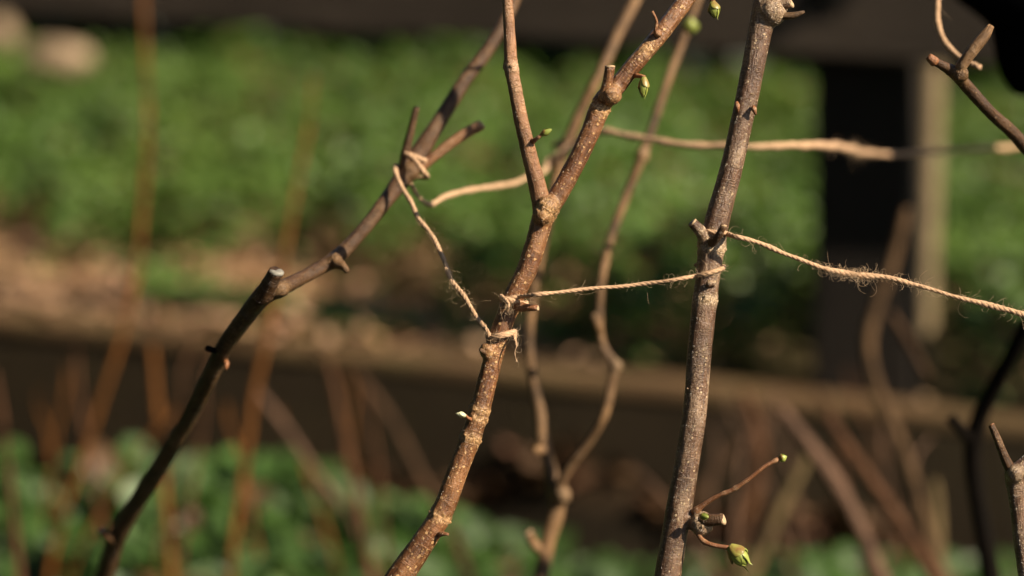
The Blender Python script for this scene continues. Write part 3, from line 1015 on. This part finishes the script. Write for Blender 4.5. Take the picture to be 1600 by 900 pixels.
limb_part('stub', D_, px([(938, 520, 1.11, 12), (931, 505, 1.105, 11), (928, 490, 1.104, 10)]), M['tan_bark'])
limb_part('stub', D_, px([(868, 262, 1.125, 12), (864, 252, 1.12, 12), (862, 247, 1.12, 8)]), M['tan_bark'])
bud(D_, P(1078, 52, 1.125), P(1080, 28, 1.122), 24 * 1.12 / F, n=4)

# --- E: branch at upper right
pE = px([(1452, 91, .93, 15), (1470, 101, .932, 15), (1492, 115, .935, 21), (1512, 137, .94, 20), (1545, 173, .945, 20), (1580, 205, .952, 21), (1605, 232, .957, 22), (1680, 310, .97, 23), (1760, 420, .985, 25), (1810, 600, 1.0, 28)])
pE = [(Vector((pE[-1][0].x + .02, pE[-1][0].y + .02, -.02)), .0045), (pE[-1][0] + Vector((.01, .01, -.15)), .004)] + pE[::-1]
E_ = stem_thing('hazel_sapling', 'brown branch slanting in from the right edge, forked at its upper end', 'sapling', pE[0][0], 'hazel saplings tied together')
pE2 = px([(1505, 128, .938, 18), (1499, 112, .932, 16), (1508, 95, .930, 18), (1522, 76, .929, 18.5), (1540, 54, .929, 17), (1549, 40, .929, 10)])
shoot('bark', E_, [pE], M['dim_bark'], voxel=.0008, lumps=[(P(1500, 116, .932), .0034)], amp=.0003)
limb_part('stub', E_, pE2, M['tan_bark'], seg=16, amp=.09, nodes=[(.15, .1, .001), (.35, .12, .0008), (.6, .08, .0008)], label='short cracked stub standing up from the branch')
limb_part('cut_tip', E_, px([(1461, 97, .931, 16), (1455, 92, .930, 14.5), (1450, 88, .930, 11)]), M['twig_bark'])

# --- F: right edge stem, bottom
pF = path([(1605, 905, .93, 27), (1597, 850, .929, 26), (1591, 800, .928, 25), (1587, 760, .927, 27), (1584, 742, .927, 30), (1600, 725, .927, 22), (1630, 690, .93, 20), (1680, 620, .94, 18), (1720, 540, .95, 15)])
pF2 = px([(1586, 750, .927, 22), (1576, 728, .925, 17), (1567, 708, .924, 14), (1558, 685, .924, 12.5), (1549, 664, .924, 10)])
F_ = stem_thing('hazel_sapling', 'grey flecked stem cut by the lower right edge, with a pointed reddish stub', 'sapling', pF[0][0], 'hazel saplings tied together')
shoot('bark', F_, [grow(pF, .2)], M['grey_bark'], voxel=.0009, lumps=[(P(1586, 740, .923), .0035)], amp=.0003)
limb_part('stub', F_, pF2, M['dim_bark'], cut=M['twig_bark'], label='reddish stub ending in a pale point')

# --- G: dark stem lower right, behind the edge stem
pG = path([(1548, 900, 1.21, 32), (1538, 840, 1.21, 30), (1526, 770, 1.21, 29), (1520, 705, 1.205, 30), (1528, 660, 1.20, 28), (1552, 608, 1.19, 26), (1580, 555, 1.175, 25), (1605, 505, 1.16, 23), (1650, 420, 1.14, 20), (1690, 330, 1.12, 18)])
G_ = stem_thing('hazel_sapling', 'blurred black stem at lower right bending out past the right edge', 'sapling', pG[0][0], 'hazel saplings tied together')
shoot('bark', G_, [grow(pG, .2)], M['black_bark'], voxel=.0016, amp=.0003, step=.003)
limb_part('stub', G_, px([(1516, 690, 1.203, 22), (1500, 668, 1.198, 18), (1486, 652, 1.195, 16)]), M['black_bark'])

# twig end with bud hanging in from the top
pH = px([(1113, -60, .93, 6), (1116, -25, .928, 7), (1114, -5, .926, 8), (1113, 4, .925, 9)])
H_ = stem_thing('hazel_twig', 'thin twig tip hanging in at the top with an opening green bud', 'twig', pH[0][0])
limb_part('twig', H_, [(P(1140, -150, .93), .0011)] + pH, M['twig_bark'], seg=8)
bud(H_, P(1113, 2, .925), P(1118, 28, .925), 17 * D / F, n=6, opened=.4)


# ------------------------------------------------------------------ background stalks (out of focus, each its own thing)
def stalk(name, ctrl, mat, label, cat='stalk', group='dry stalks', ground=True, seg=10):
    pts = [(p, q * (.62 if cat == 'cane' else .50)) for p, q in path(ctrl, False)]
    if ground:
        pts = to_ground(pts, .4)
    b0 = pts[0][0]
    A = spline(pts, .006)
    T, N, B, s = frames(A)
    A[:, 3] *= 1 + .18 * np.array([max(0, noise.noise((q * 28, len(ctrl) * 3.1 + ctrl[0][0], 0))) for q in s])
    v, f, bk = tube(A, seg, b0)
    me = new_mesh(name, v, f)
    set_attr(me, 'bark', bk)
    tag(link(name, me, mat, None, b0), label, cat, group)


stalk('dry_stalk', [(138, 690, 1.62, 20), (160, 620, 1.62, 20), (185, 545, 1.62, 19), (212, 430, 1.63, 18), (222, 330, 1.64, 18), (231, 200, 1.65, 16), (226, 60, 1.66, 15), (222, -60, 1.68, 14)], M['orange_stalk'], 'leftmost tall orange-brown blurred stalk rising to the top rail')
stalk('dry_stalk', [(385, 705, 1.55, 24), (396, 620, 1.55, 24), (415, 540, 1.55, 22), (432, 455, 1.56, 19), (452, 360, 1.57, 16), (466, 280, 1.58, 14), (482, 200, 1.6, 11), (490, 120, 1.62, 8)], M['orange_stalk'], 'orange blurred stalk behind the pale cut stump of the left stem')
stalk('dry_stalk', [(250, 690, 1.6, 24), (244, 620, 1.6, 24), (240, 570, 1.6, 22), (238, 540, 1.6, 17)], M['orange_stalk'], 'short orange blurred stalk end before the lower board, left of the dark stem')
stalk('dry_stalk', [(135, 690, 1.7, 20), (122, 610, 1.7, 18), (118, 545, 1.7, 16)], M['rust_stalk'], 'short dull brown stalk before the lower board near the left edge')
stalk('dry_stalk', [(545, 720, 1.6, 28), (532, 650, 1.6, 26), (520, 590, 1.6, 22), (512, 560, 1.6, 12)], M['rust_stalk'], 'short rusty stalk before the lower board, left of a slanting brown one')
stalk('dry_stalk', [(650, 730, 1.66, 26), (622, 675, 1.66, 28), (590, 625, 1.66, 24), (556, 580, 1.66, 20)], M['brown_bark'], 'slanting brown stalk leaning left before the lower board')
stalk('dry_stalk', [(20, 800, 1.45, 22), (12, 720, 1.45, 20), (2, 640, 1.45, 18), (-8, 580, 1.45, 14)], M['rust_stalk'], 'rusty stalk among the green leaves at the left edge')
stalk('dry_stalk', [(290, 445, 2.42, 20), (290, 415, 2.42, 20), (286, 385, 2.42, 14)], M['orange_stalk'], 'stubby orange stalk at the foot of the green cover', ground=False)
stalk('dry_stalk', [(480, 720, 1.66, 22), (440, 660, 1.66, 24), (400, 610, 1.66, 20)], M['pink_stalk'], 'pale pinkish stalk slanting behind the orange one, before the lower board')
# right group
stalk('bare_cane', [(1440, 800, 1.50, 33), (1420, 730, 1.5, 33), (1395, 665, 1.5, 33), (1368, 600, 1.5, 32), (1356, 540, 1.5, 32), (1365, 490, 1.5, 31), (1388, 430, 1.5, 29), (1412, 345, 1.5, 27), (1418, 325, 1.5, 18)], M['dull_tan'], 'bent tan stem blurred in front of the fence post', 'cane', 'blurred canes at right')
stalk('bare_cane', [(1450, 590, 1.52, 18), (1420, 535, 1.51, 19), (1392, 490, 1.5, 20)], M['brown_bark'], 'short dim side stem crossing low before the fence post', 'cane', 'blurred canes at right', ground=False)
stalk('bare_cane', [(1370, 890, 1.42, 40), (1335, 810, 1.42, 40), (1295, 740, 1.42, 40), (1255, 685, 1.42, 36), (1222, 640, 1.42, 26)], M['pink_stalk'], 'thick pinkish brown stem slanting at lower right', 'cane', 'blurred canes at right')
stalk('bare_cane', [(1460, 905, 1.46, 34), (1415, 830, 1.46, 34), (1370, 765, 1.46, 32), (1325, 700, 1.46, 28), (1290, 650, 1.46, 20)], M['rust_stalk'], 'rusty brown stem slanting beside the thick pinkish stem', 'cane', 'blurred canes at right')
stalk('bare_cane', [(1468, 905, 1.56, 30), (1464, 830, 1.56, 30), (1462, 775, 1.56, 26), (1460, 750, 1.56, 16)], M['straw_stalk'], 'short olive upright stump low before the lower board at right', 'cane', 'blurred canes at right')
stalk('bare_cane', [(1196, 850, 1.62, 30), (1222, 790, 1.62, 30), (1250, 735, 1.62, 28), (1268, 700, 1.62, 18)], M['straw_stalk'], 'straw coloured stalk leaning right, behind the twig with the round bud', 'cane', 'blurred canes at right')
stalk('bare_cane', [(1165, 800, 1.75, 36), (1185, 730, 1.75, 38), (1180, 670, 1.75, 34), (1160, 610, 1.75, 22)], M['rust_stalk'], 'dull red stem just right of the thick upright stem', 'cane', 'blurred canes at right')
stalk('bare_cane', [(1100, 760, 1.8, 24), (1150, 700, 1.8, 24), (1215, 640, 1.8, 20)], M['brown_bark'], 'dim brown stalk slanting right behind the dull red one', 'cane', 'blurred canes at right')
lit_side_pts = [(uv_xy(.341, .14) + Vector((0, 0, ZT - .08)), .0122), (uv_xy(.340, .14) + Vector((0, 0, .3)), .0118), (uv_xy(.338, .14) + Vector((0, 0, .50)), .0114)]  # pale upright added as the sunlit side of the post
A = spline(lit_side_pts, .01)
v_, f_, bk_ = tube(A, 20, lit_side_pts[0][0])
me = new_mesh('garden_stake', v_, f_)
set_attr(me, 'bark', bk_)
tag(link('garden_stake', me, M['stake_wood'], None, lit_side_pts[0][0]), 'pale tan upright stake close beside the dark fence post', 'stake')
stalk('straw', [(1640, 292, 2.30, 26), (1590, 276, 2.32, 26), (1535, 258, 2.34, 20)], M['straw_stalk'], 'pale straw lying across the green cover at the right edge', 'straw', None, ground=False)

rs_ = random.Random(21)
ORD = ['first', 'second', 'third', 'fourth', 'fifth', 'sixth', 'seventh', 'eighth', 'ninth', 'tenth', 'eleventh']


def tangle(n, xr, yr, dxr, dyr, ddr, wr, kinds, where, group):
    """thin dry stems criss-crossing before the lower board, counted from the left at their feet"""
    rows = sorted((rs_.uniform(*xr), rs_.uniform(*yr), rs_.uniform(*dxr), rs_.uniform(*dyr), rs_.uniform(*ddr), rs_.uniform(*wr), rs_.choice(kinds)) for _ in range(n))
    for k, (x0, y0, dx, dy, dd, w, (mat, colour)) in enumerate(rows):
        lean = 'leaning right' if dx > 25 else 'leaning left' if dx < -25 else 'nearly upright'
        stalk('dry_stalk', [(x0, y0, dd, w), (x0 + dx * .3, y0 + dy * .4, dd, w), (x0 + dx * .7 + rs_.uniform(-15, 15), y0 + dy * .75, dd, w * .9), (x0 + dx, y0 + dy, dd + .02, w * .6)],
              M[mat], f'thin {colour} stem {lean}, {ORD[k]} from left in the tangle at {where}', 'stalk', group)


tangle(11, (1080, 1480), (780, 880), (-130, 110), (-230, -110), (1.5, 1.85), (9, 17), (('pink_stalk', 'pinkish'), ('rust_stalk', 'rusty'), ('pink_stalk', 'pinkish')), 'lower right', 'thin dry stems tangled at lower right')
tangle(9, (60, 620), (690, 780), (-80, 80), (-190, -90), (1.55, 1.8), (9, 15), (('orange_stalk', 'orange'), ('rust_stalk', 'rusty')), 'lower left', 'thin rusty stems tangled at lower left')

# ------------------------------------------------------------------ black sack at the upper right corner
def sack():
    d = 1.17
    c = P(1690, 0, d)
    sc = d / F
    prof = [(160, 4), (158, 45), (152, 88), (138, 110), (110, 124), (70, 133), (45, 140), (22, 165), (0, 196), (-40, 228), (-110, 240), (-180, 215), (-220, 120), (-245, 55), (-265, 40), (-290, 52), (-310, 75), (-312, 5)]
    A = spline([(Vector((0, y, 0)), w) for y, w in prof], 4)
    n = 48
    V = []
    for q in A:
        y, w = q[1], q[3]
        for k in range(n):
            t = 2 * math.pi * k / n
            p = Vector((math.cos(t) * w * sc, math.sin(t) * min(w, 150) * .45 * sc, -y * sc))
            m = 1 + .035 * noise.noise((math.cos(t) * 2.2, math.sin(t) * 2.2, y * .012)) + .02 * math.sin(k * 2 * math.pi / n * 9) * (1 if y < -150 else .15)
            V.append((p.x * m, p.y * m, p.z))
    Fc = [(i * n + k, i * n + (k + 1) % n, (i + 1) * n + (k + 1) % n, (i + 1) * n + k) for i in range(len(A) - 1) for k in range(n)]
    Fc += [tuple(range(n - 1, -1, -1)), tuple((len(A) - 1) * n + k for k in range(n))]
    o = link('black_sack', new_mesh('black_sack', V, Fc), M['black_cloth'], None, c)
    tag(o, 'rounded black sack in deep shade at the upper right corner', 'sack')
    g = Vector((c.x + .004, c.y + .01, -.03))
    A = spline([(g, .0075), (c + Vector((.002, .004, -.25)), .0075), (c + Vector((0, 0, .02)), .007)], .01)
    v, f, bk = tube(A, 14, c)
    me = new_mesh('pole', v, f)
    set_attr(me, 'bark', bk)
    link('pole', me, M['brown_bark'], o)


sack()


# ------------------------------------------------------------------ jute twine
def twine(label, ctrl, fuzz, clumps=(), rad=1.0, world=None):
    """three twisted plies swept along one path; loose fibres are one part"""
    pts = world if world else [(P(x, y, d), w * d / F / 2 * rad * .80) for x, y, d, w in ctrl]
    A = spline(pts, .0005)
    T, N, B, s = frames(A)
    base = A[0, :3].copy()
    VS, FS, BK, off = [], [], [], 0
    pitch = .0068
    thick = np.array([1 + .34 * noise.noise((q * 130, ctrl[0][0] * .1 if ctrl else 0, 2)) + .12 * noise.noise((q * 420, 1, 5)) for q in s])
    wob = np.array([(noise.noise((q * 60, 3, 1)), noise.noise((q * 60, 9, 4))) for q in s]) * .0009
    ph0 = random.random() * 6
    for k in range(3):
        ph = s / pitch * 2 * np.pi + k * 2.0944 + ph0
        Q = A.copy()
        r = A[:, 3] * thick
        Q[:, :3] += (N * (np.cos(ph) * r * .30 + wob[:, 0])[:, None] + B * (np.sin(ph) * r * .30 + wob[:, 1])[:, None])
        Q[:, 3] = r * .74 * (1 + .16 * np.array([noise.noise((q * 700, k * 3.0, 8)) for q in s]))
        v, f, bk = tube(Q, 8, base)
        VS.append(v); BK.append(bk + np.array((k * .01, 0, k * 1.3)))
        FS += [tuple(q + off for q in ff) for ff in f]
        off += len(v)
    me = new_mesh('jute_twine', np.concatenate(VS), FS)
    set_attr(me, 'bark', np.concatenate(BK))
    o = link('jute_twine', me, M['jute'], None, base)
    tag(o, label, 'twine', 'lengths of jute twine')
    # loose fibres
    HV, HF, hoff = [], [], 0
    spots = list(rng.integers(0, len(A), fuzz))
    kinds = [0] * fuzz
    for (cx, cy, cd, cr, cn) in clumps:
        q = int(np.linalg.norm(A[:, :3] - np.array(P(cx, cy, cd)), axis=1).argmin())
        w = int(cr / .0005)
        spots += [int(np.clip(q + random.gauss(0, w), 0, len(A) - 1)) for _ in range(cn)]
        kinds += [1] * cn
    for q, kd_ in zip(spots, kinds):
        a = random.random() * 6.28
        out = N[q] * math.cos(a) + B[q] * math.sin(a)
        sg = random.choice((-1, 1))
        L = random.choice((random.uniform(.0008, .002), random.uniform(.0008, .0025), random.uniform(.002, .005))) if kd_ == 0 else random.uniform(.002, .0075)
        if random.random() < .05:
            L = random.uniform(.006, .012)
        d = out * random.uniform(.05, .45 if kd_ else .8) + T[q] * sg * random.uniform(.5, 1.4)
        d /= np.linalg.norm(d)
        p = A[q, :3] + out * A[q, 3] * .7 - base
        axis = np.array([random.gauss(0, 1) for _ in range(3)])
        axis /= np.linalg.norm(axis)
        bend = random.choice((.25, .55, .8)) if kd_ else random.choice((.15, .35, .6))
        hp = []
        n = 11 if kd_ else 7
        for k in range(n):
            hp.append(p.copy())
            d = d + np.cross(axis, d) * bend + np.array([random.gauss(0, .14) for _ in range(3)])
            d /= np.linalg.norm(d)
            p = p + d * L / (n - 1)
        hp = np.array(hp)
        r = np.linspace(.000036, .00002, n)
        Ah = np.concatenate([hp, r[:, None]], 1)
        v, f, _ = tube(Ah, 3, (0, 0, 0), cap=False)
        HV.append(v)
        HF += [tuple(t + hoff for t in ff) for ff in f]
        hoff += len(v)
    h = link('loose_fibres', new_mesh('loose_fibres', np.concatenate(HV), HF), M['fibre'], o)
    h['kind'] = 'stuff'
    return o


def wrap(cx, cy, d, rpx, ang0, ang1, rise, n=9, tilt=0.0, tw=9):
    """control points of a turn round a stem: angle 0 = right side, 90 = front"""
    out = []
    for k in range(n):
        t = k / (n - 1)
        a = R(ang0 + (ang1 - ang0) * t)
        out.append((cx + math.cos(a) * rpx, cy + rise * t + tilt * math.cos(a) * rpx, d - math.sin(a) * rpx * d / F, tw))
    return out


# left stem down to the middle stem
twine('fuzzy twine sagging from the left stem down to the middle stem',
      wrap(640, 262, .999, 22, 380, 190, 2, 9, .25, 10) + [(622, 280, .985, 9), (640, 312, .975, 9), (655, 342, .965, 9.5), (678, 375, .955, 9), (695, 408, .945, 9), (706, 440, .938, 10), (728, 468, .930, 9.5), (748, 500, .924, 9), (764, 522, .919, 9.5)]
      + wrap(783, 527, .922, 21, 150, -30, -8, 9, -.12, 10) + wrap(783, 519, .922, 21, -30, -190, 6, 6, 0, 9) + wrap(784, 529, .922, 21, 165, 10, -6, 7, -.15, 8) + [(806, 530, .917, 5), (809, 540, .915, 3.2), (806, 551, .915, 2.4), (808, 566, .916, 1.6)], 300,
      [(720, 458, .934, .004, 60), (660, 350, .962, .004, 30), (705, 430, .94, .004, 30), (770, 525, .92, .006, 40), (805, 520, .92, .004, 45)])
# middle stem to thick stem
twine('taut thin twine running from the middle stem to the thick upright stem',
      [(792, 486, .914, 4), (795, 477, .912, 7)] + wrap(802, 470, .922, 20, 130, 20, 5, 6, .1, 9) + wrap(803, 474, .922, 20, 10, -180, -6, 7, 0, 9) + wrap(803, 466, .922, 20, 175, 10, 8, 7, .1, 9) + wrap(803, 474, .922, 20, 0, -180, -6, 7, 0, 9) + wrap(804, 469, .922, 20, 178, 75, -4, 6, -.1, 9.5) + [(838, 460.5, .910, 9), (870, 457, .9115, 8), (930, 451, .914, 7.5), (1000, 444, .916, 7.5), (1060, 437, .914, 8)]
      + wrap(1107, 428, .920, 24, 150, -20, -8, 8, -.15, 8.5) + wrap(1107, 420, .920, 23, -20, -150, -6, 6, 0, 8.5), 230,
      [(806, 466, .912, .006, 45), (1130, 422, .915, .005, 45), (1080, 434, .912, .01, 40)])
# thick stem to the right edge
twine('fuzzy twine slanting down from the thick upright stem to the right edge',
      wrap(1119, 366, .920, 22, -100, -200, -2, 5, 0, 9) + wrap(1119, 362, .920, 22, 160, 40, 2, 6, 0, 10) + [(1152, 369, .909, 10), (1190, 382, .911, 9.5), (1240, 402, .914, 9.5), (1290, 420, .917, 10), (1330, 428, .92, 12), (1352, 431, .921, 13), (1378, 433, .922, 10), (1430, 445, .922, 9), (1480, 460, .922, 9), (1520, 470, .923, 11), (1560, 481, .924, 11), (1610, 496, .925, 12), (1700, 522, .945, 11), (1765, 541, .975, 11)] + wrap(1797, 550, .998, 17, 150, -190, 5, 12, 0, 10), 380,
      [(1300, 421, .918, .006, 60), (1345, 430, .921, .006, 190), (1345, 430, .921, .002, 60), (1400, 438, .922, .009, 60), (1460, 453, .922, .012, 25), (1520, 470, .923, .012, 40), (1590, 490, .924, .012, 50), (1230, 398, .913, .02, 50)])
# back twine from left stem, past the forked stem behind, on to the right edge
twine('thick blurred twine looped on the left stem and reaching the stem behind',
      wrap(648, 250, 1.003, 24, -100, 120, -6, 7, .3, 10) + [(650, 252, .990, 10), (660, 268, .988, 10)] + wrap(648, 272, 1.001, 21, 20, -160, 8, 6, .2, 9) + [(640, 286, 1.0, 8), (652, 305, 1.01, 9), (672, 319, 1.02, 10), (700, 306, 1.035, 11), (740, 296, 1.055, 12), (790, 289, 1.08, 11), (825, 277, 1.095, 11), (850, 268, 1.11, 12)]
      + wrap(876, 250, 1.13, 18, 150, 20, -24, 6, 0, 15) + wrap(880, 228, 1.13, 18, 10, -150, 0, 5, 0, 13), 160, [(850, 270, 1.1, .01, 20)])
twine('thick blurred twine running level from the stem behind to the right edge',
      wrap(890, 225, 1.13, 18, -170, 30, -6, 6, 0, 13) + [(940, 205, 1.10, 13), (985, 213, 1.09, 13), (1040, 222, 1.08, 13), (1100, 228, 1.075, 14), (1180, 229, 1.07, 14), (1220, 228, 1.075, 14), (1270, 227, 1.10, 15), (1305, 229, 1.135, 16), (1330, 234, 1.17, 14), (1352, 239, 1.195, 12), (1385, 241, 1.205, 11), (1450, 238, 1.215, 11), (1530, 233, 1.225, 12), (1610, 228, 1.24, 13), (1690, 226, 1.20, 13)] + wrap(1724, 230, 1.105, 14, 200, 520, 6, 11, 0, 11), 200,
      [(1335, 236, 1.175, .008, 200), (1300, 229, 1.13, .006, 50), (1352, 240, 1.195, .008, 120)])
# loose end at the upper right
twine('loose curling twine end beside the forked branch at upper right',
      [(1268, -362, .915, 8), (1300, -340, .925, 9), (1390, -290, .96, 10), (1445, -200, .99, 10), (1460, -90, 1.0, 11), (1464, -30, 1.0, 11), (1466, 10, 1.0, 11), (1467, 40, .998, 11), (1476, 68, .995, 11), (1494, 86, .99, 12), (1512, 97, .985, 12), (1532, 106, .98, 11)], 90)
